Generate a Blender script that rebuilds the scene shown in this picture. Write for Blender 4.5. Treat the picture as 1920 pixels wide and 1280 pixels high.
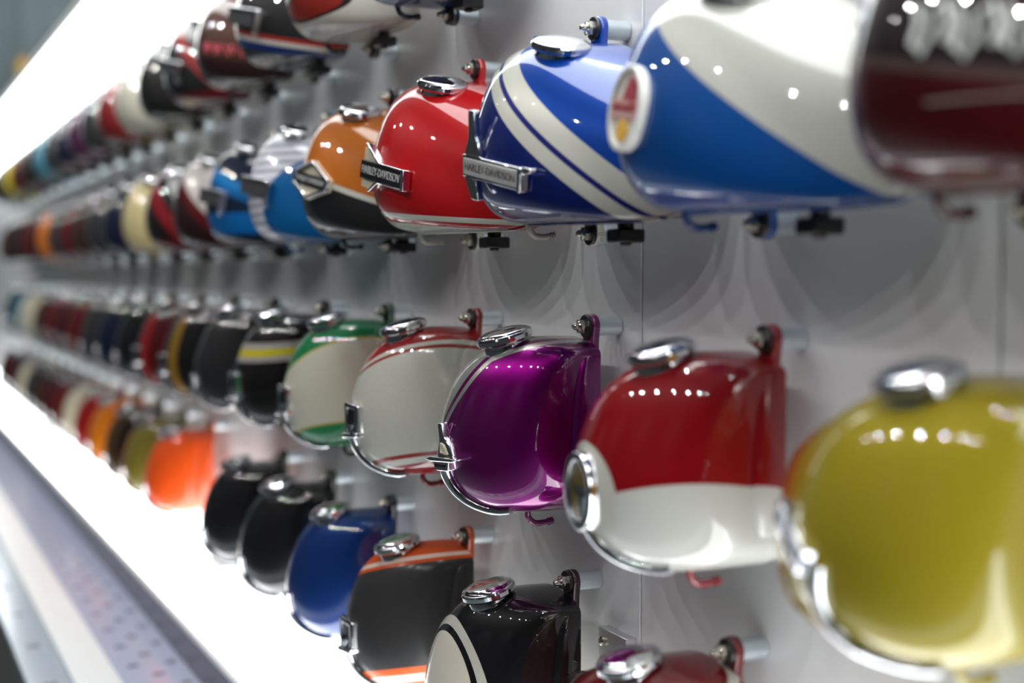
import bpy, bmesh, math, random
import numpy as np
from mathutils import Vector, Matrix

random.seed(7)
PI = math.pi
for o in list(bpy.data.objects):
    bpy.data.objects.remove(o)
SC = bpy.context.scene
COL = SC.collection

# ------------------------------------------------------------------ camera, world, lights, exposure
F = 2667.0                       # focal length in pixels of a 1920 px wide frame (50 mm lens)
TH = math.atan(1213 / F)         # angle between the view and the display wall
CAM = Vector((0, -0.889, 1.5))
cd = bpy.data.cameras.new('camera'); cam = bpy.data.objects.new('camera', cd); COL.objects.link(cam)
cd.sensor_width = 36; cd.lens = 36 * F / 1920; cd.clip_start = 0.02
pitch = math.atan(125 / F)
vd = Vector((-math.cos(TH) * math.cos(pitch), math.sin(TH) * math.cos(pitch), -math.sin(pitch)))
cam.location = CAM; cam.rotation_euler = vd.to_track_quat('-Z', 'Y').to_euler()
cd.dof.use_dof = True; cd.dof.focus_distance = 1.90; cd.dof.aperture_fstop = 1.75
SC.camera = cam

w = bpy.data.worlds.new('world'); SC.world = w; w.use_nodes = True
bg = w.node_tree.nodes['Background']
bg.inputs[0].default_value = (0.62, 0.72, 0.74, 1); bg.inputs[1].default_value = 0.10
SC.view_settings.view_transform = 'Standard'; SC.view_settings.look = 'None'
SC.view_settings.gamma = 1; SC.view_settings.use_curve_mapping = False
SC.view_settings.exposure = 0.0

# ceiling track of spots in front of the display wall
def ceiling_spot(x, y, z, energy, ty, tz):
    ld = bpy.data.lights.new('ceiling_spot', 'SPOT'); lo = bpy.data.objects.new('ceiling_spot', ld); COL.objects.link(lo)
    ld.energy = energy; ld.spot_size = math.radians(100); ld.spot_blend = 0.7; ld.shadow_soft_size = 0.022
    ld.color = (1.0, 0.98, 0.975); lo.location = (x, y, z)
    lo.rotation_euler = (Vector((x, ty, tz)) - lo.location).to_track_quat('-Z', 'Y').to_euler()
for k in range(12): ceiling_spot(3.1 - 1.05 * k, -2.75, 3.75, 46.0, -0.1, 1.6)
for k in range(11): ceiling_spot(2.0 - 1.0 * k, -0.75, 3.6, 30.0, -0.1, 1.3)
# unseen spots added to brighten the dark hall and what the chrome reflects
def washer(x, y, z, energy, tgt):
    ld = bpy.data.lights.new('hall_fill_spot', 'SPOT'); lo = bpy.data.objects.new('hall_fill_spot', ld); COL.objects.link(lo)
    ld.energy = energy; ld.spot_size = math.radians(120); ld.spot_blend = 1.0; ld.shadow_soft_size = 0.1; ld.color = (0.9, 0.97, 1.0)
    lo.location = (x, y, z); lo.rotation_euler = (Vector(tgt) - lo.location).to_track_quat('-Z', 'Y').to_euler()
for x in (2.0, -2.0, -6.0, -10.0): washer(x, -4.4, 4.2, 90, (x, -6.0, 1.8))
washer(-12.2, 0.9, 4.4, 120, (-14, 0.5, 3.0)); washer(-12.0, -3.0, 4.3, 120, (-14, -3.0, 2.2))

# ------------------------------------------------------------------ materials
MATS = {}
def lin(c):
    return tuple(((v / 255 + 0.055) / 1.055) ** 2.4 if v / 255 > 0.04045 else v / 255 / 12.92 for v in c)
def mat(name, col, rough=0.5, metal=0.0, coat=0.0, emit=None, es=0.0, spec=0.5, noise=0.0, nscale=40, bump=0.0):
    if name in MATS: return MATS[name]
    m = bpy.data.materials.new(name); m.use_nodes = True
    nt = m.node_tree; b = nt.nodes['Principled BSDF']
    b.inputs['Base Color'].default_value = (*col, 1); b.inputs['Roughness'].default_value = rough
    b.inputs['Metallic'].default_value = metal; b.inputs['Coat Weight'].default_value = coat
    b.inputs['Coat Roughness'].default_value = 0.03; b.inputs['Specular IOR Level'].default_value = spec
    if emit:
        b.inputs['Emission Color'].default_value = (*emit, 1); b.inputs['Emission Strength'].default_value = es
    if noise > 0:
        tc = nt.nodes.new('ShaderNodeTexCoord'); n = nt.nodes.new('ShaderNodeTexNoise')
        n.inputs['Scale'].default_value = nscale; n.inputs['Detail'].default_value = 4
        nt.links.new(tc.outputs['Object'], n.inputs['Vector'])
        mx = nt.nodes.new('ShaderNodeMix'); mx.data_type = 'RGBA'
        mx.inputs[6].default_value = (*[c * (1 - noise) for c in col], 1); mx.inputs[7].default_value = (*[min(1, c * (1 + noise)) for c in col], 1)
        nt.links.new(n.outputs['Fac'], mx.inputs[0]); nt.links.new(mx.outputs[2], b.inputs['Base Color'])
        if bump:
            bp = nt.nodes.new('ShaderNodeBump'); bp.inputs['Strength'].default_value = bump; bp.inputs['Distance'].default_value = 0.002
            nt.links.new(n.outputs['Fac'], bp.inputs['Height']); nt.links.new(bp.outputs[0], b.inputs['Normal'])
    MATS[name] = m
    return m

def paint(name, base, bands=(), rough=0.28, metal=0.0, coat=1.0, coat_rough=0.022):
    """glossy tank paint; bands are (vec, lo, hi, colour) on vec.p, or ('ell', centre, radii, lo, hi, colour), or ('per', vec, period, duty, lo, hi, colour)"""
    if name in MATS: return MATS[name]
    m = bpy.data.materials.new(name); m.use_nodes = True
    nt = m.node_tree; N = nt.nodes; L = nt.links; b = N['Principled BSDF']
    b.inputs['Roughness'].default_value = rough + 0.12; b.inputs['Metallic'].default_value = metal; b.inputs['Specular IOR Level'].default_value = 0.12
    b.inputs['Coat Weight'].default_value = coat; b.inputs['Coat Roughness'].default_value = coat_rough; b.inputs['Coat IOR'].default_value = 1.65
    tc = N.new('ShaderNodeTexCoord')
    # faint orange-peel variation of the colour coat
    nz = N.new('ShaderNodeTexNoise'); nz.inputs['Scale'].default_value = 220
    L.new(tc.outputs['Object'], nz.inputs['Vector'])
    def math_(op, a, bb):
        n = N.new('ShaderNodeMath'); n.operation = op
        for i, v in enumerate((a, bb)):
            if isinstance(v, (int, float)): n.inputs[i].default_value = v
            else: L.new(v, n.inputs[i])
        return n.outputs[0]
    def dot(vec):
        n = N.new('ShaderNodeVectorMath'); n.operation = 'DOT_PRODUCT'
        L.new(tc.outputs['Object'], n.inputs[0]); n.inputs[1].default_value = vec
        return n.outputs['Value']
    def rng(v, lo, hi): return math_('MULTIPLY', math_('GREATER_THAN', v, lo), math_('LESS_THAN', v, hi))
    c0 = N.new('ShaderNodeMix'); c0.data_type = 'RGBA'
    c0.inputs[6].default_value = (*[c * 0.93 for c in base], 1); c0.inputs[7].default_value = (*[min(1, c * 1.07) for c in base], 1)
    L.new(nz.outputs['Fac'], c0.inputs[0]); cur = c0.outputs[2]
    for bd in bands:
        if bd[0] == 'ell':
            _, cen, rad, lo, hi, col = bd
            s = N.new('ShaderNodeVectorMath'); s.operation = 'SUBTRACT'; L.new(tc.outputs['Object'], s.inputs[0]); s.inputs[1].default_value = cen
            q = N.new('ShaderNodeVectorMath'); q.operation = 'MULTIPLY'; L.new(s.outputs[0], q.inputs[0]); q.inputs[1].default_value = [1 / r if r else 0 for r in rad]
            l = N.new('ShaderNodeVectorMath'); l.operation = 'LENGTH'; L.new(q.outputs[0], l.inputs[0])
            fac = rng(l.outputs['Value'], lo, hi)
        elif bd[0] == 'per':
            _, vec, per, duty, lo, hi, col = bd
            fr = math_('FRACT', math_('DIVIDE', dot(vec), per), 0.0)
            fac = math_('MULTIPLY', math_('LESS_THAN', fr, duty), rng(dot((1, 0, 0)), lo, hi))
        elif bd[0] == 'max':
            _, terms, lo, hi, col = bd
            vals = [math_('MULTIPLY', math_('SUBTRACT', dot(v_), o_), k_) for v_, o_, k_ in terms]
            fac = rng(math_('MAXIMUM', vals[0], vals[1]), lo, hi)
        else:
            vec, lo, hi, col = bd
            fac = rng(dot(vec), lo, hi)
        mx = N.new('ShaderNodeMix'); mx.data_type = 'RGBA'
        L.new(fac, mx.inputs[0]); L.new(cur, mx.inputs[6]); mx.inputs[7].default_value = (*col, 1)
        cur = mx.outputs[2]
    L.new(cur, b.inputs['Base Color'])
    MATS[name] = m
    return m

CHROME = mat('chrome', (0.86, 0.87, 0.9), 0.07, 1.0)
ALU = mat('brushed_aluminium', (0.60, 0.66, 0.70), 0.38, 1.0, noise=0.04, nscale=120)
NUTM = mat('nut_steel', (0.72, 0.69, 0.60), 0.18, 1.0)
RUBBER = mat('black_rubber', (0.012, 0.012, 0.013), 0.35)
PANEL = mat('white_panel', (0.66, 0.67, 0.68), 0.30, noise=0.012, nscale=6, spec=0.35)
LEDGE = mat('white_ledge', (0.86, 0.87, 0.87), 0.35, noise=0.01, nscale=5, spec=0.35)
SEAM = mat('seam_dark', (0.10, 0.10, 0.11), 0.6)

# ------------------------------------------------------------------ mesh helpers
def link(name, me, m=None, parent=None, smooth=None):
    o = bpy.data.objects.new(name, me); COL.objects.link(o)
    if m is not None:
        if not me.materials: me.materials.append(m)
        elif me.materials[0] is not m:
            o.material_slots[0].link = 'OBJECT'; o.material_slots[0].material = m
    if parent is not None: o.parent = parent
    return o
def mesh(name, V, Fc, smooth=None):
    me = bpy.data.meshes.new(name); me.from_pydata([tuple(map(float, v)) for v in V], [], Fc); me.update()
    bm = bmesh.new(); bm.from_mesh(me); bmesh.ops.recalc_face_normals(bm, faces=bm.faces); bm.to_mesh(me); bm.free()
    if smooth is not None:
        for p in me.polygons: p.use_smooth = True
        me.set_sharp_from_angle(angle=math.radians(smooth))
    return me
class MB:
    def __init__(s): s.V = []; s.F = []
    def add(s, V, Fc):
        n = len(s.V); s.V += [tuple(v) for v in V]; s.F += [tuple(i + n for i in f) for f in Fc]
    def box(s, a, b):
        x0, y0, z0 = a; x1, y1, z1 = b
        s.add([(x0,y0,z0),(x1,y0,z0),(x1,y1,z0),(x0,y1,z0),(x0,y0,z1),(x1,y0,z1),(x1,y1,z1),(x0,y1,z1)],
              [(0,3,2,1),(4,5,6,7),(0,1,5,4),(1,2,6,5),(2,3,7,6),(3,0,4,7)])
    def lathe(s, prof, M=Matrix(), n=28):
        """prof = [(radius, height)] around local z, then M"""
        V = []; Fc = []
        for r, h in prof:
            for i in range(n):
                a = 2 * PI * i / n; V.append(M @ Vector((r * math.cos(a), r * math.sin(a), h)))
        for j in range(len(prof) - 1):
            for i in range(n):
                k = (i + 1) % n; Fc.append((j*n+i, j*n+k, (j+1)*n+k, (j+1)*n+i))
        Fc.append(tuple(range(n))); Fc.append(tuple((len(prof)-1)*n + i for i in range(n)))
        s.add(V, Fc)
    def tube(s, pts, rad, n=10):
        pts = [Vector(p) for p in pts]; V = []; Fc = []
        if not hasattr(rad, '__len__'): rad = [rad] * len(pts)
        up = None
        for i, p in enumerate(pts):
            d = (pts[min(i+1, len(pts)-1)] - pts[max(i-1, 0)]).normalized()
            if up is None: up = d.orthogonal().normalized()
            up = (up - d * up.dot(d)).normalized(); sd = d.cross(up)
            for k in range(n):
                a = 2 * PI * k / n; V.append(p + (up * math.cos(a) + sd * math.sin(a)) * rad[i])
        for j in range(len(pts)-1):
            for k in range(n):
                q = (k+1) % n; Fc.append((j*n+k, j*n+q, (j+1)*n+q, (j+1)*n+k))
        Fc.append(tuple(range(n))); Fc.append(tuple((len(pts)-1)*n + i for i in range(n)))
        s.add(V, Fc)
    def prism(s, poly, c0, c1, fr):
        """polygon in the (a,b) plane extruded from c0 to c1 along c; fr(a,b,c) -> point"""
        n = len(poly)
        V = [fr(a, b, c0) for a, b in poly] + [fr(a, b, c1) for a, b in poly]
        Fc = [tuple(range(n)), tuple(range(n, 2*n))] + [(i, (i+1) % n, n + (i+1) % n, n + i) for i in range(n)]
        s.add(V, Fc)
    def ring(s, outer, inner, c0, c1, fr):
        n = len(outer)
        V = [fr(a, b, c) for c in (c0, c1) for P in (outer, inner) for a, b in P]
        Fc = []
        for i in range(n):
            k = (i+1) % n
            Fc += [(i, k, n+k, n+i), (2*n+i, 2*n+k, 3*n+k, 3*n+i), (i, k, 2*n+k, 2*n+i), (n+i, n+k, 3*n+k, 3*n+i)]
        s.add(V, Fc)
    def me(s, name, smooth=35): return mesh(name, s.V, s.F, smooth)
def bevel_me(me, wd, seg=2):
    bm = bmesh.new(); bm.from_mesh(me)
    bmesh.ops.bevel(bm, geom=list(bm.edges), offset=wd, segments=seg, affect='EDGES', profile=0.5)
    bm.to_mesh(me); bm.free(); return me
def tag(o, label, cat, group=None, kind=None):
    if label: o['label'] = label
    if cat: o['category'] = cat
    if group: o['group'] = group
    if kind: o['kind'] = kind
    return o
def empty(name, loc, parent=None):
    o = bpy.data.objects.new(name, None); COL.objects.link(o); o.location = loc; o.empty_display_size = 0.05
    if parent: o.parent = parent
    return o
def struct(name, m, boxes, bev=0):
    b = MB()
    for p, q in boxes: b.box(p, q)
    me_ = b.me(name, 30)
    if bev: bevel_me(me_, bev)
    o = link(name, me_, m); o['kind'] = 'structure'
    return o

# ------------------------------------------------------------------ the setting
XN, XF = 3.1, -12.0                      # near and far ends of the display wall
ZB, ZT = 1.5 - 0.75, 1.5 + 0.75         # bottom and top ledge
wall = struct('wall_right', SEAM, [((XF, 0.012, ZB - 0.2), (XN, 0.10, ZT + 0.25))])
b = MB(); b.box((0.0015, 0, ZB - 0.02), (0.6185, 0.012, ZT + 0.02)); pme = bevel_me(b.me('panel', 30), 0.0012, 1)
x = -0.94 + 0.62 * 6
while x > XF:
    if x - 0.62 >= XF and x <= XN + 0.01:
        p = link('panel', pme, PANEL, wall); p.location = (x - 0.62, 0, 0)
    x -= 0.62
struct('ledge_bottom', LEDGE, [((XF, -0.280, ZB - 0.012), (XN, -0.0005, ZB))], 0.002)['label'] = 'glowing white ledge along the foot of the display wall'
struct('ledge_top', LEDGE, [((XF, -0.334, ZT), (XN, -0.0005, ZT + 0.02))], 0.002)['label'] = 'white canopy ledge along the top of the display wall'
DARK = mat('dark_bronze_metal', (0.10, 0.095, 0.09), 0.22, 0.8, noise=0.2, nscale=8)
struct('trim_1', DARK, [((XF, -0.2795, ZB - 0.082), (XN, -0.2595, ZB - 0.0125))])
GREYT = mat('grey_teal_plaster', (0.19, 0.235, 0.24), 0.7, noise=0.12, nscale=1.4)
struct('wall_upper', GREYT, [((-16, 1.9, 0), (6, 2.0, 4.6))])
struct('wall_far', GREYT, [((-14.2, -7, 0), (-14, 2.0, 4.6))])
struct('wall_left', mat('dark_room_wall', (0.11, 0.113, 0.12), 0.8, noise=0.2, nscale=2), [((-16, -6.2, 0), (6, -6.0, 4.6))])
struct('wall_near', mat('dark_room_wall', (0.03, 0.03, 0.03)), [((5.0, -6.2, 0), (5.2, 2.0, 4.6))])
struct('ceiling', mat('dark_ceiling', (0.07, 0.072, 0.075), 0.8, noise=0.2, nscale=2), [((-16, -6.2, 4.6), (6, 2.0, 4.7))])
struct('floor', mat('green_grey_floor', (0.16, 0.19, 0.185), 0.35, noise=0.15, nscale=3), [((-16, -6.2, -0.1), (6, 2.0, 0.0))])

ADDED_GLOW = mat('added_ledge_glow', (0.9, 0.9, 0.9), 0.4, emit=(0.97, 1.0, 0.99), es=4.8)  # glowing sheets added on both ledges to feed tank reflections and fill
def added_glow_sheet(zlo, zhi, out, parent):
    b = MB(); b.box((XF + 0.01, -out + 0.012, zlo), (XN - 0.01, -0.033, zhi)); link('added_glow_panel', b.me('added_glow_panel', 30), ADDED_GLOW, parent)
added_glow_sheet(ZB + 0.0002, ZB + 0.0022, 0.280, bpy.data.objects['ledge_bottom'])
added_glow_sheet(ZT - 0.0022, ZT - 0.0002, 0.334, bpy.data.objects['ledge_top'])
# LED strips in the corners between wall and ledges
LEDM = mat('led_diffuser', (0.9, 0.9, 0.9), 0.5, emit=(0.95, 1.0, 0.985), es=8.0)
LEDB = mat('led_diffuser_low', (0.9, 0.9, 0.9), 0.5, emit=(0.96, 1.0, 0.99), es=8.0)
b = MB(); b.prism([(-0.0, 0), (-0.03, 0), (-0.03, -0.012), (-0.012, -0.03), (0, -0.03)], XF + 0.05, XN - 0.05, lambda a, bb, c: (c, a - 0.0006, ZT - 0.0008 + bb))
tag(link('light_strip', b.me('light_strip', 30), LEDM), 'bright light strip under the top white ledge', 'light strip')
b = MB(); b.prism([(-0.0, 0), (-0.03, 0), (-0.03, 0.012), (-0.012, 0.03), (0, 0.03)], XF + 0.05, XN - 0.05, lambda a, bb, c: (c, a - 0.0006, ZB + 0.0008 + bb))
tag(link('light_strip', b.me('light_strip', 30), LEDB), 'bright light strip at the back of the bottom white ledge', 'light strip')

# white support blocks between ledge and wall
def block(x0, zlo, zhi, label):
    b = MB(); b.box((x0, -0.166, zlo), (x0 + 0.13, -0.034, zhi)); o = link('support_block', bevel_me(b.me('support_block', 30), 0.003), LEDGE)
    tag(o, label, 'bracket', 'white ledge supports')
block(-3.32, ZB + 0.0025, ZB + 0.086, 'white support block on the bottom ledge below the black tanks')
block(-6.75, ZB + 0.0025, ZB + 0.086, 'white support block far along the bottom ledge')
block(-6.35, ZT - 0.060, ZT - 0.0025, 'white support block hanging under the top ledge')

# reader rail with printed captions in front of the ledge
rail = empty('caption_rail', (-3.0, -0.42, 0.0)); tag(rail, 'long caption rail with printed pale panels below the white ledge', 'display rail')
ZR = ZB - 0.082
LAV = mat('lavender_print_panel', (0.50, 0.53, 0.70), 0.16, noise=0.03, nscale=9)
LAV2 = mat('blue_grey_print_panel', (0.42, 0.50, 0.58), 0.16, noise=0.03, nscale=9)
WHT = mat('ledge_reflection_white', (0.92, 0.95, 0.95), 0.25, noise=0.01)
INK = mat('caption_ink', (0.03, 0.032, 0.05), 0.5)
def railbox(name, m, y0, y1, z0, z1, bev=0.002):
    b = MB(); b.box((XF + 3.0, y0 + 0.42, z0), (XN + 3.0, y1 + 0.42, z1)); return link(name, bevel_me(b.me(name, 30), bev), m, rail)
railbox('rail_body', mat('rail_body_grey', (0.12, 0.14, 0.14), 0.5), -0.600, -0.261, ZR - 0.06, ZR - 0.008)
pan = railbox('caption_panel', LAV, -0.425, -0.261, ZR - 0.0078, ZR)
railbox('reflection_strip', WHT, -0.515, -0.4255, ZR - 0.0078, ZR + 0.003)  # white strip stands in for the ledge's reflection on the rail
pan2 = railbox('outer_panel', LAV2, -0.604, -0.5155, ZR - 0.0078, ZR - 0.001)
for k in range(9):
    x0 = XN - 0.7 - k * 1.25
    b = MB(); b.box((x0 + 3.0, 0.02, 0), (x0 + 3.06, 0.12, ZR - 0.06)); link('support_leg', b.me('support_leg', 30), mat('rail_body_grey', (0.12, 0.14, 0.14)), rail)
def marks(name, parent, y0, y1, rows, ztop, dx, sz):
    b = MB(); rr = random.Random(3)
    n = int((XN - XF) / dx)
    for i in range(n):
        for r in range(rows):
            cx = XF + 0.1 + i * dx + (r % 2) * dx * 0.5; cy = y0 + (r + 0.5) * (y1 - y0) / rows
            for j in range(3):
                hw = sz * rr.uniform(0.5, 1.0)
                yy = cy + (j - 1) * sz * 0.55
                b.box((cx - hw + 3.0, yy + 0.42 - sz * 0.2, ztop), (cx + hw + 3.0, yy + 0.42 + sz * 0.2, ztop + 0.0005))
    link(name, b.me(name, None), INK, parent)['kind'] = 'stuff'
marks('caption_print', pan, -0.405, -0.285, 3, ZR + 0.0001, 0.17, 0.014)
marks('caption_print', pan2, -0.590, -0.530, 1, ZR - 0.0009, 0.33, 0.016)

# orange banner hanging far behind the display wall
b = MB(); b.box((-0.01, -0.13, 0), (0.01, 0.13, 0.95))
o = link('hanging_banner', bevel_me(b.me('hanging_banner', 30), 0.004), mat('amber_cloth', (0.75, 0.42, 0.06), 0.7, noise=0.1)); o.location = (-13.3, 0.50, 2.45)
tag(o, 'amber hanging banner far behind the top ledge', 'banner')
b = MB(); b.tube([(0, -0.1, 0.95), (0, -0.1, 2.15)], 0.004, 6); b.tube([(0, 0.1, 0.95), (0, 0.1, 2.15)], 0.004, 6)
link('hanging_cord', b.me('hanging_cord', 40), RUBBER, o)

# ------------------------------------------------------------------ tank surfaces
def catmull(P, n):
    P = np.array(P, float); Q = np.vstack([2*P[0]-P[1], P, 2*P[-1]-P[-2]]); out = []
    for i in range(len(P)-1):
        p0, p1, p2, p3 = Q[i:i+4]
        for t in np.linspace(0, 1, 24, endpoint=False):
            out.append(0.5*((2*p1)+(-p0+p2)*t+(2*p0-5*p1+4*p2-p3)*t*t+(-p0+3*p1-3*p2+p3)*t**3))
    out.append(P[-1]); out = np.array(out)
    d = np.r_[0, np.cumsum(np.linalg.norm(np.diff(out, axis=0), axis=1))]; d /= d[-1]
    u = np.linspace(0, 1, n)
    return np.c_[np.interp(u, d, out[:, 0]), np.interp(u, d, out[:, 1])]
NV = 65
SEC_FULL = catmull([(0,1),(.2,1.003),(.38,1.0),(.55,.982),(.71,.922),(.84,.81),(.93,.657),(.985,.5),(1,.39),(.985,.275),(.94,.175),(.868,.095),(.77,.038),(.64,.008),(.45,0),(0,0)], NV)
SEC_TAIL = catmull([(0,1),(.2,.935),(.4,.86),(.6,.775),(.76,.685),(.885,.56),(.96,.39),(1,.21),(.985,.085),(.94,.03),(.86,.004),(.7,0),(.4,0),(0,0)], NV)
YO = 0.045                                  # the inner face stands this far off the wall
def sm(t): t = min(1, max(0, t)); return t*t*(3-2*t)
def rnd(t, tf, n=2.3):
    if t >= tf: return 1.0
    t = max(0, t)
    return (1 - (1 - t/tf)**n) ** (1/n)
LA, HA, WA = 0.322, 0.229, 0.161
LB, HB, WB = 0.335, 0.225, 0.160
def ring_pts(kind, t):
    if kind == 'A':
        r = rnd(t, 0.135, 2.2); rb = rnd(LA - t, 0.10)
        wd = WA * (0.26 + 0.74*r) * (1 - 0.42*sm((t-0.13)/0.2)) * (0.35 + 0.65*rb)
        h = HA * (1 - 0.28*sm((t-0.07)/0.25)); zs = (0.80 + 0.20*r) * (0.6 + 0.4*rb)
        S = SEC_FULL; zc = HA * 0.5
        z = S[:, 1] * h; z = zc + (z - zc) * zs
        lowz = 0.04 + 0.12*(1 - rnd(t, 0.03)); zf = HA*lowz*0.25*(1-rnd(t, 0.05))
        zb = S[:, 1]*h; k2 = np.clip(1 - S[:, 1]/0.5, 0, 1)*(1 if t < 0.15 else 0)
        z = z*(1-k2) + (zb + (0.018*(1 - rnd(t, 0.085, 2.0))*2.4))*k2
    else:
        r = rnd(t, 0.045, 2.0); rb = rnd(LB - t, 0.11)
        k = sm((t - 0.03)/0.22); q = min(1, t/0.225)
        wd = (0.040 + (WB - 0.040) * math.sin(q*PI/2)**1.05) * (0.35 + 0.65*r) * (0.35 + 0.65*rb)
        h = 0.128 + (HB - 0.128) * math.sin(min(1, t/0.225)*PI/2)
        S = SEC_TAIL*(1-k) + SEC_FULL*k; zc = 0.06*(1-k) + HB*0.5*k
        zs = (0.70 + 0.30*r) * (0.6 + 0.4*rb)
        z = S[:, 1]*h; z = zc + (z - zc)*zs
    return np.c_[np.full(NV, -t), -(YO + S[:, 0]*wd), z]
def surf(kind, t, v):
    R = ring_pts(kind, t); f = v*(NV-1); i = min(NV-2, int(f)); return Vector(R[i]*(1-(f-i)) + R[i+1]*(f-i))
def frame(kind, t, v):
    e = 0.004
    P = surf(kind, t, v); dt = surf(kind, t - e, v) - surf(kind, t + e, v); dv = surf(kind, t, max(0, v - .01)) - surf(kind, t, min(1, v + .01))
    T = dt.normalized(); N = dv.cross(dt).normalized()
    if N.y > 0: N = -N
    B = N.cross(T).normalized()
    if B.z < 0: B = -B
    return P, T, B, N
def find_v(kind, t, z):
    R = ring_pts(kind, t); best = min(range(int(NV*0.15), int(NV*0.85)), key=lambda i: abs(R[i][2]-z)); return best/(NV-1)
def tank_mesh(kind):
    L_ = LA if kind == 'A' else LB
    ts = [0]
    for i in range(1, 60):
        u = i/60; ts.append(L_*(u - 0.09*math.sin(2*PI*u)*1.0))
    ts = sorted(set([0.0] + [L_*(0.5-0.5*math.cos(PI*i/58))**1.0 for i in range(59)]))
    rings = [ring_pts(kind, t) for t in ts]
    def caps(R, s):
        c = R.mean(axis=0); out = []
        for f, bx in ((0.985, .0012), (0.93, .003), (0.8, .0055), (0.5, .009), (0.15, .0105)):
            Q = c + (R - c)*f; Q[:, 0] = R[0, 0] + s*bx; out.append(Q)
        return out
    rings = caps(rings[0], 1)[::-1] + rings + caps(rings[-1], -1)
    V = np.vstack(rings); Fc = []; n = NV
    for j in range(len(rings)-1):
        for i in range(n):
            k = (i+1) % n; Fc.append((j*n+i, j*n+k, (j+1)*n+k, (j+1)*n+i))
    Fc.append(tuple(range(n))); Fc.append(tuple((len(rings)-1)*n+i for i in range(n)))
    return mesh('tank_body_'+kind, V, Fc, 50)
BODY = {k: tank_mesh(k) for k in 'AB'}

# ------------------------------------------------------------------ shared hardware meshes
def out_frame(x0, z0):                       # lathe axis along -Y (out of the wall)
    return Matrix.Translation((x0, 0, z0)) @ Matrix.Rotation(PI/2, 4, 'X')
def ear_me(up):
    b = MB(); s = 1 if up else -1
    poly = [(0.016*math.cos(a), s*0.016*math.sin(a)) for a in np.linspace(-0.15, PI+0.15, 18)] + [(-0.013, -s*0.018), (-0.012, -s*0.045), (0.012, -s*0.045), (0.013, -s*0.018)]
    b.prism(poly, 0.0345, 0.0455, lambda a, bb, c: (a, -c, bb))
    return bevel_me(b.me('mounting_ear', 40), 0.0018)
EAR = {True: ear_me(True), False: ear_me(False)}
b = MB(); b.lathe([(0.010, 0.0452), (0.0145, 0.0452), (0.0155, 0.0475), (0.0145, 0.050), (0.010, 0.0505)], out_frame(0, 0), 24); WASHER = b.me('washer')
b = MB(); b.lathe([(0.0095, 0.0506), (0.0095, 0.058)], out_frame(0, 0), 6); b.lathe([(0.0075, 0.058), (0.006, 0.060)], out_frame(0, 0), 18)
b.lathe([(0.0048, 0.060), (0.0048, 0.064), (0.003, 0.0668), (0.001, 0.0675)], out_frame(0, 0), 14); NUT = b.me('nut', 25)
b = MB(); b.lathe([(0.0125, 0.0008), (0.0125, 0.0335), (0.0118, 0.0344)], out_frame(0, 0), 28); STAND = b.me('standoff')
b = MB(); b.lathe([(0.028, 0), (0.028, 0.004), (0.0355, 0.005), (0.0372, 0.0075), (0.0372, 0.0125), (0.0355, 0.0150), (0.0338, 0.0155)], n=40); CAPR = b.me('cap_rim', 30)
b = MB(); b.lathe([(0.0336, 0.0148), (0.0325, 0.0168), (0.027, 0.0190), (0.018, 0.0207), (0.008, 0.0215), (0.001, 0.0217)], n=40); CAPL = b.me('cap_lid', 40)
b = MB(); b.lathe([(0.030, -0.008), (0.030, 0.0), (0.0285, 0.004)], n=32); CAPG = b.me('cap_gasket', 30)
pts = [(0, -0.0, 0.012), (0, 0, -0.006), (0, 0.003, -0.012), (0, 0.009, -0.0165), (0, 0.017, -0.0175), (0, 0.026, -0.0165), (0, 0.034, -0.0155)]
b = MB(); b.tube(pts, [0.0042]*5 + [0.0036, 0.0036], 10)
b.tube([(0, 0.029, -0.0165), (0, 0.031, -0.0162)], 0.0052, 10); b.tube([(0, 0.033, -0.0158), (0, 0.036, -0.0152)], 0.0050, 10); HOOK = b.me('fuel_outlet', 40)
b = MB(); b.box((-0.016, -0.098, -0.030), (0.016, -0.062, -0.014)); b.lathe([(0.010, -0.016), (0.010, 0.004)], Matrix.Translation((0, -0.080, 0)), 14)
b.lathe([(0.007, -0.034), (0.0085, -0.030)], Matrix.Translation((0, -0.080, 0)), 12); MOUNT = bevel_me(b.me('rubber_mount', 30), 0.002, 1)
# seam flange round the foot of a type B body, chrome-line trim of type A
def seam_me(kind, r):
    b = MB(); L_ = LB if kind == 'B' else LA; P = []
    for i in range(46):
        t = 0.006 + (L_ - 0.05)*i/45
        vb = 0.80 if kind == 'B' else 0.82
        P.append(surf(kind, t, vb))
    b.tube(P, r, 8); return b.me('bottom_seam', 60)
SEAMB = seam_me('B', 0.0030)
def trim_me(ts, zs, r):
    b = MB(); P = []
    C = catmull(list(zip(ts, zs)), 30)
    for t, z in C:
        z = max(z, ring_pts('A', t)[:, 2].min() + 0.006); v = find_v('A', t, z)
        # refine v
        lo, hi = v - 0.03, v + 0.03
        for _ in range(18):
            mid = (lo + hi)/2
            if surf('A', t, mid).z > z: lo = mid
            else: hi = mid
        p, T, B_, N_ = frame('A', t, (lo+hi)/2); P.append(p + N_*r*0.35)
    b.tube(P, [r*(1 - 0.45*i/29) for i in range(30)], 10); return b.me('trim_strip', 60)
TRIM = trim_me([0.124, 0.128, 0.124, 0.112, 0.092, 0.072, 0.050], [0.078, 0.052, 0.031, 0.016, 0.0085, 0.0070, 0.0075], 0.0085)

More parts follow.
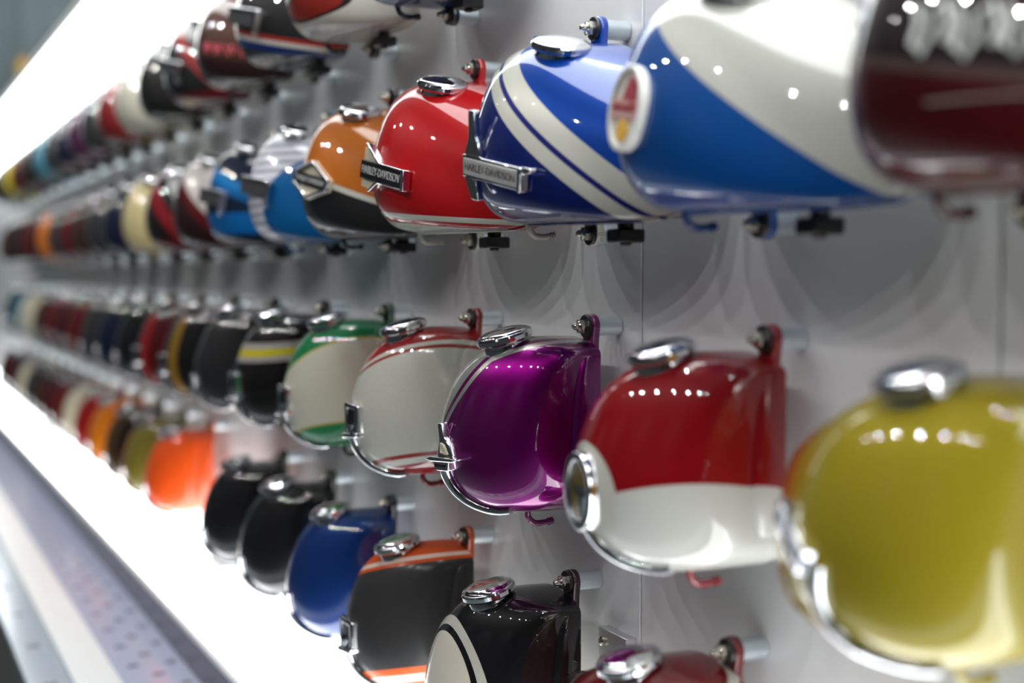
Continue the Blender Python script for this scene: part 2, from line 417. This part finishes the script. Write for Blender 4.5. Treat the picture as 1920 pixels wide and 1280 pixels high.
def text_mesh(body, size, extr):
    cu = bpy.data.curves.new('badge_lettering', 'FONT'); cu.body = body; cu.size = size; cu.extrude = extr; cu.align_x = 'CENTER'; cu.align_y = 'CENTER'
    ob = bpy.data.objects.new('tmp', cu); COL.objects.link(ob)
    dg = bpy.context.evaluated_depsgraph_get(); me = bpy.data.meshes.new_from_object(ob.evaluated_get(dg))
    bpy.data.objects.remove(ob); return me
def place_text(kindframe, body, size, wd, c, m, parent, name='badge_lettering', da=0.0, db=0.0):
    me = text_mesh(body, size, 0.0006); me.name = name
    xs = [v.co.x for v in me.vertices]; sx = wd/(max(xs)-min(xs))
    for v in me.vertices: v.co = kindframe(v.co.x*sx + da, v.co.y + db, c + v.co.z)
    me.update(); me.materials.clear()
    return link(name, me, m, parent)

def surf_at(kind, t, z):
    v = find_v(kind, t, z); lo, hi = v - 0.03, v + 0.03
    for _ in range(16):
        mid = (lo + hi)/2
        if surf(kind, t, mid).z > z: lo = mid
        else: hi = mid
    return (lo + hi)/2
def badge_frame(kind, p1, p2, sink=0.0):
    """flat frame tangent to the tank side: p1 (far) and p2 (near) are (length, height) on the side"""
    tm, zm = (p1[0] + p2[0])/2, (p1[1] + p2[1])/2
    P, T, B_, N_ = frame(kind, tm, surf_at(kind, tm, zm))
    d = surf(kind, p2[0], surf_at(kind, *p2)) - surf(kind, p1[0], surf_at(kind, *p1))
    T2 = (d - N_*d.dot(N_)).normalized(); B2 = N_.cross(T2)
    if B2.z < 0: B2 = -B2
    return lambda a, bb, c: P + T2*a + B2*bb + N_*(c - sink)
BLK = mat('badge_black', (0.012, 0.012, 0.015), 0.25)
CRM = mat('badge_cream', (0.62, 0.57, 0.42), 0.4)
SIL = mat('badge_silver_enamel', (0.55, 0.56, 0.54), 0.35, 0.3)
REDB = mat('badge_red', (0.35, 0.03, 0.05), 0.4)
YELB = mat('badge_amber', (0.75, 0.42, 0.05), 0.4)
def rect(a0, a1, b0, b1): return [(a0, b0), (a1, b0), (a1, b1), (a0, b1)]
def ell(ra, rb, n=32, ca=0, cb=0): return [(ca + ra*math.cos(2*PI*i/n), cb + rb*math.sin(2*PI*i/n)) for i in range(n)]
def badge(style, root):
    """builds the badge with its pieces under root"""
    def part(name, build, m, parent):
        b = MB(); build(b); return link(name, bevel_me(b.me(name, 30), 0.0015 if m is CHROME else 0.0006, 2), m, parent)
    if style == 'bar':            # black bar in a chrome frame with chevron wings
        f0 = badge_frame('B', (.233, .090), (.146, .071), 0.004); fr = lambda a, bb, c: f0(a*.80, bb*.86, c)
        bd = part('badge', lambda b: b.prism([(-.085,-.015),(.068,-.015),(.062,.015),(-.085,.015)], 0, .011, fr), BLK, root)
        part('badge_frame', lambda b: (b.prism([(.060,-.0175),(.069,-.0175),(.063,.0175),(.054,.0175)], 0, .0135, fr), b.prism(rect(-.02,.060,.0145,.0172), 0, .0125, fr), b.prism(rect(-.03,.064,-.0172,-.0145), 0, .0125, fr)), CHROME, bd)
        part('badge_wing', lambda b: b.prism([(-.030,.0165),(-.020,.0165),(-.066,.045),(-.074,.045)], 0, .013, fr), CHROME, bd)
        part('badge_wing', lambda b: b.prism([(-.030,-.0165),(-.020,-.0165),(-.048,-.036),(-.056,-.036)], 0, .013, fr), CHROME, bd)
        part('badge_fill', lambda b: b.prism([(-.085,.015),(-.032,.015),(-.070,.040),(-.085,.036)], 0, .006, fr), CRM, bd)
        part('badge_fill', lambda b: b.prism([(-.085,-.015),(-.032,-.015),(-.052,-.032),(-.085,-.030)], 0, .006, fr), CRM, bd)
        place_text(fr, 'HARLEY-DAVIDSON', 0.019, 0.128, .0112, SIL, bd, da=-.014)
    elif style == 'wing':         # chrome bar with lettering and upright wings
        f0 = badge_frame('B', (.230, .068), (.146, .050), 0.004); fr = lambda a, bb, c: f0(a*.82, bb*.86, c)
        bd = part('badge', lambda b: b.prism([(-.085,-.016),(.062,-.016),(.062,.016),(-.085,.016)], 0, .010, fr), CHROME, root)
        part('badge_plate', lambda b: b.prism(rect(-.080,.056,-.0115,.0115), .0095, .0112, fr), SIL, bd)
        part('badge_tip', lambda b: (b.prism(rect(.058,.066,-.017,.017), 0, .013, fr), b.prism([(.064,.006),(.085,.012),(.085,.018),(.062,.018)], 0, .010, fr)), CHROME, bd)
        part('badge_wing', lambda b: b.prism([(-.080,.016),(-.040,.016),(-.052,.044),(-.056,.080),(-.070,.080),(-.070,.044)], 0, .010, fr), CHROME, bd)
        part('badge_wing', lambda b: b.prism([(-.080,-.016),(-.052,-.016),(-.044,-.046),(-.062,-.046)], 0, .010, fr), CHROME, bd)
        place_text(fr, 'HARLEY-DAVIDSON', 0.0155, 0.126, .0113, mat('badge_dark_letters', (0.10, 0.09, 0.09), 0.4), bd, da=-.012)
    elif style == 'hex':
        f0 = badge_frame('B', (.218, .101), (.146, .085), 0.004); fr = lambda a, bb, c: f0(a*.74 - .005, bb*.95, c)
        H1 = [(.068,-.010),(.068,.010),(-.010,.036),(-.075,.012),(-.075,-.012),(-.010,-.034)]
        H2 = [(.058,-.006),(.058,.006),(-.010,.030),(-.068,.008),(-.068,-.008),(-.010,-.028)]
        bd = part('badge', lambda b: b.prism(H1, 0, .006, fr), CRM, root)
        part('badge_frame', lambda b: b.ring(H1, H2, .004, .0125, fr), CHROME, bd)
        part('badge_bar', lambda b: b.prism(rect(-.068,.056,-.0105,.0105), .004, .010, fr), BLK, bd)
        place_text(fr, 'HARLEY-DAVIDSON', 0.013, 0.112, .0102, SIL, bd, da=-.006)
    elif style in ('tee', 'teelow'):
        f0 = badge_frame('B', (.228, .108), (.150, .096), 0.004) if style == 'tee' else badge_frame('B', (.222, .094), (.140, .076), 0.004); fr = lambda a, bb, c: f0(a*.80, bb, c)
        bd = part('badge', lambda b: b.prism(rect(-.080,.052,-.014,.014), 0, .009, fr), mat('badge_gunmetal', (0.03, 0.03, 0.033), 0.5), root)
        part('badge_frame', lambda b: (b.prism(rect(-.080,.052,.013,.020), 0, .012, fr), b.prism(rect(.050,.064,-.030,.020), 0, .013, fr)), CHROME, bd)
    elif style == 'disc':
        f0 = badge_frame('B', (.262, .104), (.222, .098), 0.008); fr = lambda a, bb, c: f0(a*.82, bb*.92, c)
        E = ell(.046, .046)
        bd = part('badge', lambda b: b.prism(ell(.044, .044), 0, .010, fr), mat('badge_ivory', (0.66, 0.64, 0.58), 0.35), root)
        part('badge_frame', lambda b: b.ring(E, ell(.040, .040), .002, .013, fr), mat('badge_ivory_rim', (0.70, 0.70, 0.66), 0.25), bd)
        part('badge_ribbon', lambda b: b.prism([(-.036,-.012),(.036,-.012),(.038,.010),(-.038,.010)], .0098, .0120, fr), mat('badge_pink', (0.55, 0.30, 0.28), 0.4), bd)
        part('badge_ribbon', lambda b: b.prism([(-.010,.010),(.014,.008),(.030,-.002),(.024,.030),(.004,.034)], .0098, .0125, fr), REDB, bd)
        part('badge_ribbon', lambda b: b.prism(ell(.016, .012, 16, 0, -.024), .0098, .0120, fr), YELB, bd)
        place_text(fr, 'HARLEY-DAVIDSON', 0.010, 0.066, .0121, REDB, bd)
    elif style == 'bird':
        f0 = badge_frame('A', (.135, .068), (.100, .070), 0.005); fr = lambda a, bb, c: f0(a*.9, bb*.70, c)
        bd = part('badge', lambda b: b.prism([(-.028,-.022),(.014,-.020),(.020,.002),(-.030,.002)], 0, .016, fr), CHROME, root)
        part('badge_blade', lambda b: b.prism([(-.048,.000),(-.03,-.003),(.040,-.001),(.054,.004),(.040,.006),(-.03,.007)], 0, .020, fr), CHROME, bd)
        part('badge_wing', lambda b: b.prism([(-.026,.006),(.024,.006),(.016,.030),(.004,.040),(.002,.068),(-.008,.068),(-.010,.036)], 0, .011, fr), CHROME, bd)
        part('badge_fill', lambda b: b.prism([(-.012,.010),(.012,.010),(.004,.028),(-.006,.032)], .0108, .0125, fr), CRM, bd)
        place_text(fr, 'HARLEY-DAVIDSON', 0.0085, 0.036, .0163, BLK, bd, da=-.006, db=-.011)
    elif style == 'oval':
        f0 = badge_frame('A', (.155, .080), (.112, .081), 0.008); fr = lambda a, bb, c: f0(a*.72, bb*.84, c)
        bd = part('badge', lambda b: b.prism(ell(.036, .042), 0, .010, fr), mat('badge_dark_amber', (0.16, 0.11, 0.03), 0.3), root)
        part('badge_frame', lambda b: b.ring(ell(.044, .050), ell(.032, .038), 0, .016, fr), CHROME, bd)
        part('badge_emblem', lambda b: b.prism([(-.02,-.005),(.02,-.005),(.024,.006),(-.024,.006)], .0098, .0125, fr), CHROME, bd)
    elif style == 'plate':
        fr = badge_frame('A', (.195, .106), (.140, .080), 0.006)
        bd = part('badge', lambda b: b.prism(rect(-.040,.038,-.011,.011), 0, .013, fr), CHROME, root)
        part('badge_fill', lambda b: b.prism(rect(-.034,.028,-.006,.006), .0128, .0142, fr), mat('badge_slate', (0.12, 0.13, 0.17), 0.3), bd)
    elif style == 'clasp':
        f0 = badge_frame('A', (.132, .085), (.100, .085), 0.005); fr = lambda a, bb, c: f0(a, bb*.85, c)
        bd = part('badge', lambda b: b.prism(rect(-.024,.012,-.024,.024), 0, .009, fr), BLK, root)
        part('badge_frame', lambda b: b.ring([(-.028,-.030),(.020,-.026),(.020,.026),(-.028,.030)], [(-.020,-.020),(.010,-.018),(.010,.018),(-.020,.020)], 0, .013, fr), CHROME, bd)
        part('badge_blade', lambda b: b.prism([(-.030,-.036),(.020,-.030),(.022,-.022),(-.030,-.026)], 0, .017, fr), CHROME, bd)
BPROTO = {}

# ------------------------------------------------------------------ tank builder
def tank(kind, s, base, pm, ear_m, label, group, style=None, trim=True, near=True, cap=True, top_m=None):
    root = empty('motorcycle_tank', (-s, 0, 1.5 + base)); tag(root, label, 'fuel tank', group)
    link('tank_body', BODY[kind], pm, root)
    def ear(x0, z0, up):
        e = link('mounting_ear', EAR[up], (top_m or ear_m) if up else ear_m, root); e.location = (x0, 0, z0)
        if near:
            link('washer', WASHER, RUBBER, e); link('nut', NUT, NUTM, e)
        so = link('standoff', STAND, ALU, root); so.location = (x0, 0, z0)
    if kind == 'A':
        ear(-0.036, 0.241, True); ct, cz, cy, tl = 0.090, 0.217, 0.135, (0.28, 0.0)
    else:
        ear(-0.235, 0.247, True); ear(-0.244, -0.010, False); ct, cz, cy, tl = 0.186, 0.204, 0.120, (0.06, 0.36)
        m_ = link('rubber_mount', MOUNT, ear_m if not near else RUBBER, root); m_.location = (-0.114, 0.012, 0.006)
        link('bottom_seam', SEAMB, pm, root)
    if cap:
        R_ = Matrix.Rotation(tl[0], 4, 'X') @ Matrix.Rotation(tl[1], 4, 'Y')
        c = link('fuel_cap', CAPR, CHROME, root); c.matrix_local = Matrix.Translation((-ct, -cy, cz)) @ R_
        link('cap_lid', CAPL, CHROME, c); link('cap_neck', CAPG, CHROME, c)
    h = link('fuel_outlet', HOOK, ear_m, root); h.location = (-0.068, -0.115, 0.003) if kind == 'A' else (-0.262, -0.125, 0.003)
    if style:
        if style not in BPROTO:
            before = set(bpy.data.objects); badge(style, root); BPROTO[style] = root.name
        else:
            src = next(o for o in bpy.data.objects[BPROTO[style]].children if o.name.split('.')[0] == 'badge')
            c = src.copy(); COL.objects.link(c); c.parent = root
            for ch in src.children:
                d = ch.copy(); COL.objects.link(d); d.parent = c
    if kind == 'A' and trim: link('trim_strip', TRIM, CHROME, root)
    return root

WHITE = (0.52, 0.52, 0.46); CREAM = (0.60, 0.55, 0.40); BLACK = (0.006, 0.006, 0.007)
RED = (0.26, 0.004, 0.006); DRED = (0.095, 0.002, 0.004); MAROON = (0.05, 0.002, 0.004)
BLUE = (0.004, 0.055, 0.36); NAVY = (0.004, 0.007, 0.028); ORANGE = (0.60, 0.17, 0.012); GREEN = (0.006, 0.17, 0.055)
GREY = (0.028, 0.028, 0.030); BROWN = (0.040, 0.015, 0.007); YELLOW = (0.62, 0.50, 0.02)
def plain(c, nm, rough=0.28, metal=0.0): return paint(nm, c, (), rough, metal)
def earm(c): return plain(c, 'ear_%02d_%02d_%02d' % tuple(int(v*99) for v in c))
Z = (0, 0, 1)
def q(k): return (0, -k, 1)               # z + k * distance out of the wall
G1, G2, G3, G4 = 'tanks in the top row', 'tanks in the second row', 'tanks in the third row', 'tanks in the bottom row'
ORD = ['first','second','third','fourth','fifth','sixth','seventh','eighth','ninth','tenth','eleventh','twelfth','thirteenth','fourteenth','fifteenth','sixteenth','seventeenth','eighteenth','nineteenth','twentieth','twenty-first','twenty-second']

# ---- second row (type B)
row2 = [
 (0.615, paint('maroon_script', (0.045, 0.0004, 0.0015), [((.2, 0, 1), .052, .100, (0.014, 0.007, 0.009)), ((.2, 0, 1), .043, .052, (0.07, 0.045, 0.04))]), MAROON, 'maroon tank with black lettered band, closest at upper right', None),
 (0.990, paint('white_over_blue', (0.46, 0.46, 0.42), [((.8, 0, 1), -9, .0, (0.0, 0.055, 0.24))]), (0.0, 0.05, 0.25), 'white over blue tank with round ivory badge', 'disc'),
 (1.366, paint('blue_two_stripes', (0.0, 0.04, 0.27), [((.86, 0, 1), -.011, .018, WHITE), ((.86, 0, 1), -.040, -.019, WHITE), ((.86, 0, 1), -9, -.040, (0.001, 0.010, 0.11)), ((.86, 0, 1), -.019, -.011, (0.01, 0.012, 0.13))], metal=0.25), WHITE, 'blue tank with two diagonal white stripes and chrome winged badge', 'wing'),  # brighter blue above the stripes has a reflection put into the colour
 (1.752, paint('red_white_foot', (0.36, 0.003, 0.005), [((.08, 0, 1), .004, .0115, WHITE), ((.08, 0, 1), -9, -.003, WHITE)]), WHITE, 'red tank with white foot stripes and black bar badge', 'bar'),
 (2.130, paint('orange_over_black', (0.42, 0.115, 0.008), [((.36, 0, 1), .029, .038, WHITE), ((.36, 0, 1), -9, .029, (0.012, 0.012, 0.013))]), BLACK, 'burnt orange over black tank with six-sided badge', 'hex'),
 (2.500, paint('pale_striped_blue', (0.70, 0.72, 0.76), [('per', Z, .0165, .45, -9, 9, (0.33, 0.34, 0.42)), ('ell', (-.055, -.12, .06), (.115, 0, .105), -1, 1, (0.0, 0.10, 0.30)), ('ell', (-.02, -.1, .20), (.10, 0, .06), -1, 1, (0.62, 0.75, 0.86))]), (0.0, 0.08, 0.25), 'tank with fine white and grey pinstripes around a blue panel', 'tee'),
 (2.880, paint('navy_bright_blue', (0.003, 0.011, 0.030), [((.37, 0, 1), .068, .088, (0.0, 0.17, 0.46)), ((.37, 0, 1), .054, .068, (0.0, 0.09, 0.28)), (Z, .024, .070, (0.0, 0.11, 0.36))]), NAVY, 'navy tank with bright blue horizontal bands', 'tee'),
 (3.250, paint('dark_red_white_top', (0.02, 0.004, 0.005), [((.8, 0, 1), .0, 9, (0.6, 0.55, 0.52)), ((.8, 0, 1), -.03, 0, DRED)]), BLACK, 'dark tank with pale top and thin red diagonal band', None),
 (3.626, paint('black_red_diagonal', (0.008, 0.006, 0.006), [((.9, 0, 1), -.05, -.005, (0.22, 0.006, 0.01)), ((.9, 0, 1), .03, 9, (0.6, 0.6, 0.6)), (Z, -9, .03, DRED)]), BLACK, 'black tank with broad dark red diagonal band', None),  # pale top band paints in a white wedge highlight
 (4.000, plain((0.58, 0.49, 0.25), 'tan_plain'), CREAM, 'plain tan tank in the second row', None),
]
far2 = [(NAVY, 'navy'), (GREY, 'charcoal grey'), (BROWN, 'dark brown'), (DRED, 'dark red'), (GREY, 'grey'), (ORANGE, 'orange'), (MAROON, 'maroon'), (DRED, 'deep red'), (BLACK, 'black'), (BROWN, 'brown'), (MAROON, 'wine red')]
for i, (c, nm) in enumerate(far2):
    row2.append((4.376 + 0.376*i, plain(c, 'r2_' + nm.replace(' ', '_')), c, '%s tank, %s from the right in the second row' % (nm, ORD[10+i]), None))
R2 = []
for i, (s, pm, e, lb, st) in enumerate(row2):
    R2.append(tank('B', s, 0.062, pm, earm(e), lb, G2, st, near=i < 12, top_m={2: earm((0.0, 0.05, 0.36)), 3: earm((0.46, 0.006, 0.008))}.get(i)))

# script lettering and gold pinstripe on the nearest maroon tank
def ribbon(points, t0, z0, sc, wd, m, name, parent, kind='B'):
    P = []
    for a, bb in points:
        t = max(0.004, t0 - a*sc); v = surf_at(kind, t, z0 + bb*sc); p, T, B_, N_ = frame(kind, t, v); P.append(p + N_*0.0004)
    b = MB(); b.tube(P, wd, 8); return link(name, b.me(name, 60), m, parent)
SCR = mat('script_silver', (0.50, 0.52, 0.50), 0.35, 0.2)
for k, (t0, z0) in enumerate(((0.205, 0.112), (0.172, 0.106), (0.140, 0.104), (0.108, 0.098))):
    ribbon([(0.0, .9), (.25, .3), (.1, -.4), (.5, -.8), (.8, -.2), (.7, .6), (1.1, .9), (1.4, .1), (1.3, -.5)], t0, z0, 0.021, 0.0028, SCR, 'script_lettering', R2[0])
ribbon([(0, 0), (.5, 0), (1, 0), (2, .0), (3, 0), (4, 0), (5, 0)], 0.19, 0.060, 0.03, 0.0011, mat('script_taupe', (0.16, 0.13, 0.11), 0.4), 'pinstripe', R2[0])

# ---- top row (type B)
row1 = [
 (1.846, plain((0.02, 0.07, 0.20), 'steel_blue', metal=0.4), NAVY, 'steel blue tank cut by the top edge of the photo', None),
 (2.221, paint('white_flame', (0.60, 0.57, 0.50), [('ell', (-.17, -.1, .044), (.100, 0, .024), -1, .84, (0.26, 0.02, 0.012)), ('ell', (-.17, -.1, .044), (.100, 0, .024), .84, 1, (0.02, 0.01, 0.01))]), BLACK, 'off-white tank with red flame shaped panel', None),
 (2.596, paint('black_tricolour', (0.007, 0.007, 0.008), [((.24, 0, 1), .008, .017, (0.28, 0.02, 0.01)), ((.24, 0, 1), -.001, .008, (0.55, 0.52, 0.50)), ((.24, 0, 1), -.016, -.003, (0.006, 0.03, 0.17))]), BLACK, 'black tank with red, white and blue horizontal stripes', 'teelow'),
 (2.971, paint('brown_script', (0.06, 0.022, 0.014), [((.2, 0, 1), -9, .028, (0.022, 0.006, 0.006))]), BROWN, 'brown tank with pinkish red script', None),
 (3.346, paint('black_red_top', (0.010, 0.010, 0.010), [((.9, 0, 1), -.02, .015, (0.22, 0.02, 0.02)), (Z, -9, .022, (0.12, 0.004, 0.008))]), BLACK, 'black tank with red diagonal band in the top row', 'teelow'),
 (3.721, plain((0.010, 0.010, 0.009), 'top_black'), BLACK, 'plain black tank in the top row beside a cream one', None),
 (4.096, plain((0.50, 0.49, 0.40), 'top_cream'), CREAM, 'cream tank in the top row beside a plain black one', None),
 (4.471, plain((0.17, 0.008, 0.008), 'top_red'), DRED, 'dark red tank in the top row behind the cream one', None),
]
far1 = [(GREY, 'grey'), ((0.06, 0.012, 0.05), 'dark purple'), (NAVY, 'navy'), (GREY, 'dark grey'), ((0.06, 0.24, 0.32), 'sky blue'), (BLACK, 'black'), (BROWN, 'brown'), (DRED, 'dull red'), (YELLOW, 'bright yellow'), (GREY, 'slate grey'), (BLACK, 'jet black')]
for i, (c, nm) in enumerate(far1):
    row1.append((4.846 + 0.375*i, plain(c, 'r1_' + nm.replace(' ', '_')), c, '%s tank, %s from the right in the top row' % (nm, ORD[8+i]), None))
for i, (s, pm, e, lb, st) in enumerate(row1):
    r = tank('B', s, 0.416, pm, earm(e), lb, G1, st, near=i < 9)
    if i == 3:
        for k in range(4):
            ribbon([(0.0, .5), (.3, -.5), (.6, .5), (.9, -.4), (1.1, .4)], 0.18 - 0.033*k, 0.080 - 0.006*k, 0.022, 0.0026, mat('script_pink', (0.55, 0.06, 0.09), 0.4), 'script_lettering', r)

# ---- third row (type A)
W2 = (0.50, 0.50, 0.44)
PB = [((-1.5, 0, 1), .336, .6), ((-.5, 0, 1), .251, 1.0)]
row3 = [
 (0.790, paint('olive_yellow', (0.31, 0.25, 0.012), [((-1, 0, 0), .21, 9, (0.42, 0.16, 0.02))], rough=0.32, metal=0.15), (0.4, 0.33, 0.03), 'large mustard yellow tank at the right edge', 'plate', True),
 (1.188, paint('red_over_white', (0.22, 0.001, 0.004), [((-.36, .163, 1), -9, .081, (0.54, 0.55, 0.51)), ('ell', (-.145, -.2, .075), (.068, 0, .056), -1, 1, (0.52, 0.52, 0.46))]), (0.22, 0.003, 0.01), 'dark red over white tank with oval chrome badge', 'oval', True),
 (1.585, paint('purple_white', (0.17, 0.0004, 0.13), [('max', PB, .0, 9, W2), ('max', PB, -.018, -.009, W2)], rough=0.22, metal=0.8), (0.12, 0.003, 0.08), 'purple tank with white upper side and bird shaped chrome badge', 'bird', True),
 (1.965, paint('white_red_lines', W2, [((-.47, .17, 1), .198, 9, (0.26, 0.008, 0.010)), ((-.47, .17, 1), .184, .190, (0.26, 0.03, 0.015)), ((-.24, 0, 1), .040, .046, (0.26, 0.02, 0.015)), ((-.24, 0, 1), -9, .031, (0.26, 0.008, 0.010))]), (0.20, 0.006, 0.01), 'white tank with red top and red pinstripes', 'clasp', True),
 (2.360, paint('white_green', (0.52, 0.51, 0.41), [((-.63, .17, 1), .186, 9, GREEN), ((-.63, .17, 1), .182, .186, (0.40, 0.34, 0.06)), ((-.24, 0, 1), .052, .055, (0.40, 0.34, 0.06)), ((-.24, 0, 1), -9, .052, GREEN)]), (0.003, 0.05, 0.02), 'white tank with green top and green foot', 'clasp', True),
 (2.740, paint('black_yellow_band', (0.006, 0.005, 0.005), [(q(.1), .150, .187, (0.34, 0.32, 0.29)), (q(.1), .161, .175, (0.55, 0.46, 0.01))]), BLACK, 'black tank with yellow and grey band', 'clasp', True),
 (3.125, plain((0.018, 0.018, 0.019), 'charcoal_a'), BLACK, 'charcoal tank beside the black one with yellow band', None, True),
 (3.505, paint('black_gold_edge', (0.006, 0.006, 0.006), [((1, 0, 0), -.09, -.055, (0.22, 0.12, 0.01))]), BLACK, 'black tank with narrow gold-brown stripe', 'clasp', True),
 (3.885, paint('dark_red_band', (0.06, 0.002, 0.003), [((1, 0, 0), -.10, -.06, (0.24, 0.003, 0.008))]), DRED, 'dark red tank with brighter red stripe in the third row', 'clasp', True),
]
far3 = [(BLACK, 'black'), (NAVY, 'navy'), (GREY, 'dark grey'), (DRED, 'dark red'), (MAROON, 'maroon'), (DRED, 'deep red'), (BROWN, 'brown'), (CREAM, 'cream'), (WHITE, 'ivory'), ((0.02, 0.16, 0.22), 'teal'), (NAVY, 'dark navy')]
for i, (c, nm) in enumerate(far3):
    row3.append((4.265 + 0.38*i, plain(c, 'r3_' + nm.replace(' ', '_')), c, '%s tank, %s from the right in the third row' % (nm, ORD[9+i]), None, True))
for i, (s, pm, e, lb, st, tr) in enumerate(row3):
    tank('A', s, -0.307, pm, earm(e), lb, G3, st, tr, near=i < 11)

# ---- bottom row (type A)
row4 = [
 (1.253, paint('dark_red_pale_stripe', (0.15, 0.004, 0.008), [((0, -1, 1.9), .458, .474, W2)]), (0.14, 0.004, 0.008), 'dark red tank cut by the bottom edge of the photo', None, False),
 (1.638, paint('black_cream_circle', (0.005, 0.005, 0.006), [('ell', (-.12, -.2, .085), (.095, 0, .104), .89, 1.0, W2), ('ell', (-.12, -.2, .085), (.095, 0, .104), -1, .81, (0.62, 0.59, 0.50))]), (0.02, 0.006, 0.012), 'black tank with large cream circle ringed in cream', None, False),
 (1.997, paint('orange_matt_black', (0.030, 0.030, 0.031), [((-.30, 0, 1), .2155, 9, (0.52, 0.07, 0.008)), ((-.30, 0, 1), .2215, .2285, (0.62, 0.50, 0.42)), ((-.28, 0, 1), -9, .056, (0.60, 0.09, 0.01)), ((-.28, 0, 1), .033, .045, (0.62, 0.56, 0.50))], rough=0.42, coat=0.25, coat_rough=0.2), (0.40, 0.05, 0.01), 'matt black tank with orange top and orange foot', 'clasp', True),
 (2.347, plain((0.004, 0.030, 0.16), 'deep_blue', 0.3, 0.3), (0.004, 0.012, 0.05), 'deep blue tank in the bottom row', None, True),
 (2.705, plain((0.006, 0.006, 0.007), 'gloss_black'), BLACK, 'glossy black tank in the bottom row beside the deep blue one', None, True),
 (3.065, plain((0.006, 0.006, 0.007), 'gloss_black'), BLACK, 'glossy black tank in the bottom row beside the empty slot', None, True),
 (3.790, plain((0.80, 0.085, 0.008), 'bright_orange', 0.35), (0.6, 0.07, 0.01), 'bright orange tank beside the empty slot in the bottom row', None, True),
 (4.150, paint('olive_orange', (0.16, 0.14, 0.02), [((1, 0, 0), -9, -.11, (0.55, 0.13, 0.01))]), (0.1, 0.09, 0.02), 'olive green and orange tank in the bottom row', None, True),
 (4.510, paint('black_brown', (0.010, 0.007, 0.005), [((1, 0, 0), -.10, -.05, (0.06, 0.03, 0.01))]), BLACK, 'black and brown tank behind the olive green one', None, True),
 (4.870, plain((0.62, 0.17, 0.006), 'amber_orange', 0.35), (0.4, 0.1, 0.01), 'amber orange tank in the bottom row', None, True),
]
far4 = [(RED, 'red'), (CREAM, 'cream'), (DRED, 'dark red'), (MAROON, 'maroon'), (BROWN, 'dark brown'), (GREY, 'grey'), (CREAM, 'pale cream'), (BLACK, 'black'), (DRED, 'deep red'), (MAROON, 'wine red')]
for i, (c, nm) in enumerate(far4):
    row4.append((5.230 + 0.36*i, plain(c, 'r4_' + nm.replace(' ', '_')), c, '%s tank, %s from the right in the bottom row' % (nm, ORD[10+i]), None, True))
for i, (s, pm, e, lb, st, tr) in enumerate(row4):
    tank('A', s, -0.648, pm, earm(e), lb, G4, st, tr, near=i < 10)

# ---- bare steel brackets on the wall between two bottom-row tanks
br = empty('wall_bracket', (-1.60, 0, 0.985)); tag(br, 'bare steel bracket bolted to the wall beside the black tank', 'bracket')
STEEL = mat('bracket_steel', (0.62, 0.62, 0.63), 0.3, 0.9, noise=0.05, nscale=60)
b = MB(); b.box((-0.045, -0.016, 0), (0.030, -0.0005, 0.052)); link('bracket_plate', bevel_me(b.me('bracket_plate', 30), 0.0012), STEEL, br)
b = MB(); b.box((-0.040, -0.060, -0.055), (0.010, -0.0005, -0.012)); link('bracket_foot', bevel_me(b.me('bracket_foot', 30), 0.0012), STEEL, br)
for (x0, z0) in ((-0.030, 0.036), (0.018, 0.012)):
    b = MB(); b.lathe([(0.006, 0.0162), (0.006, 0.020), (0.004, 0.0215)], out_frame(x0, z0), 12); link('bolt', b.me('bolt'), NUTM, br)
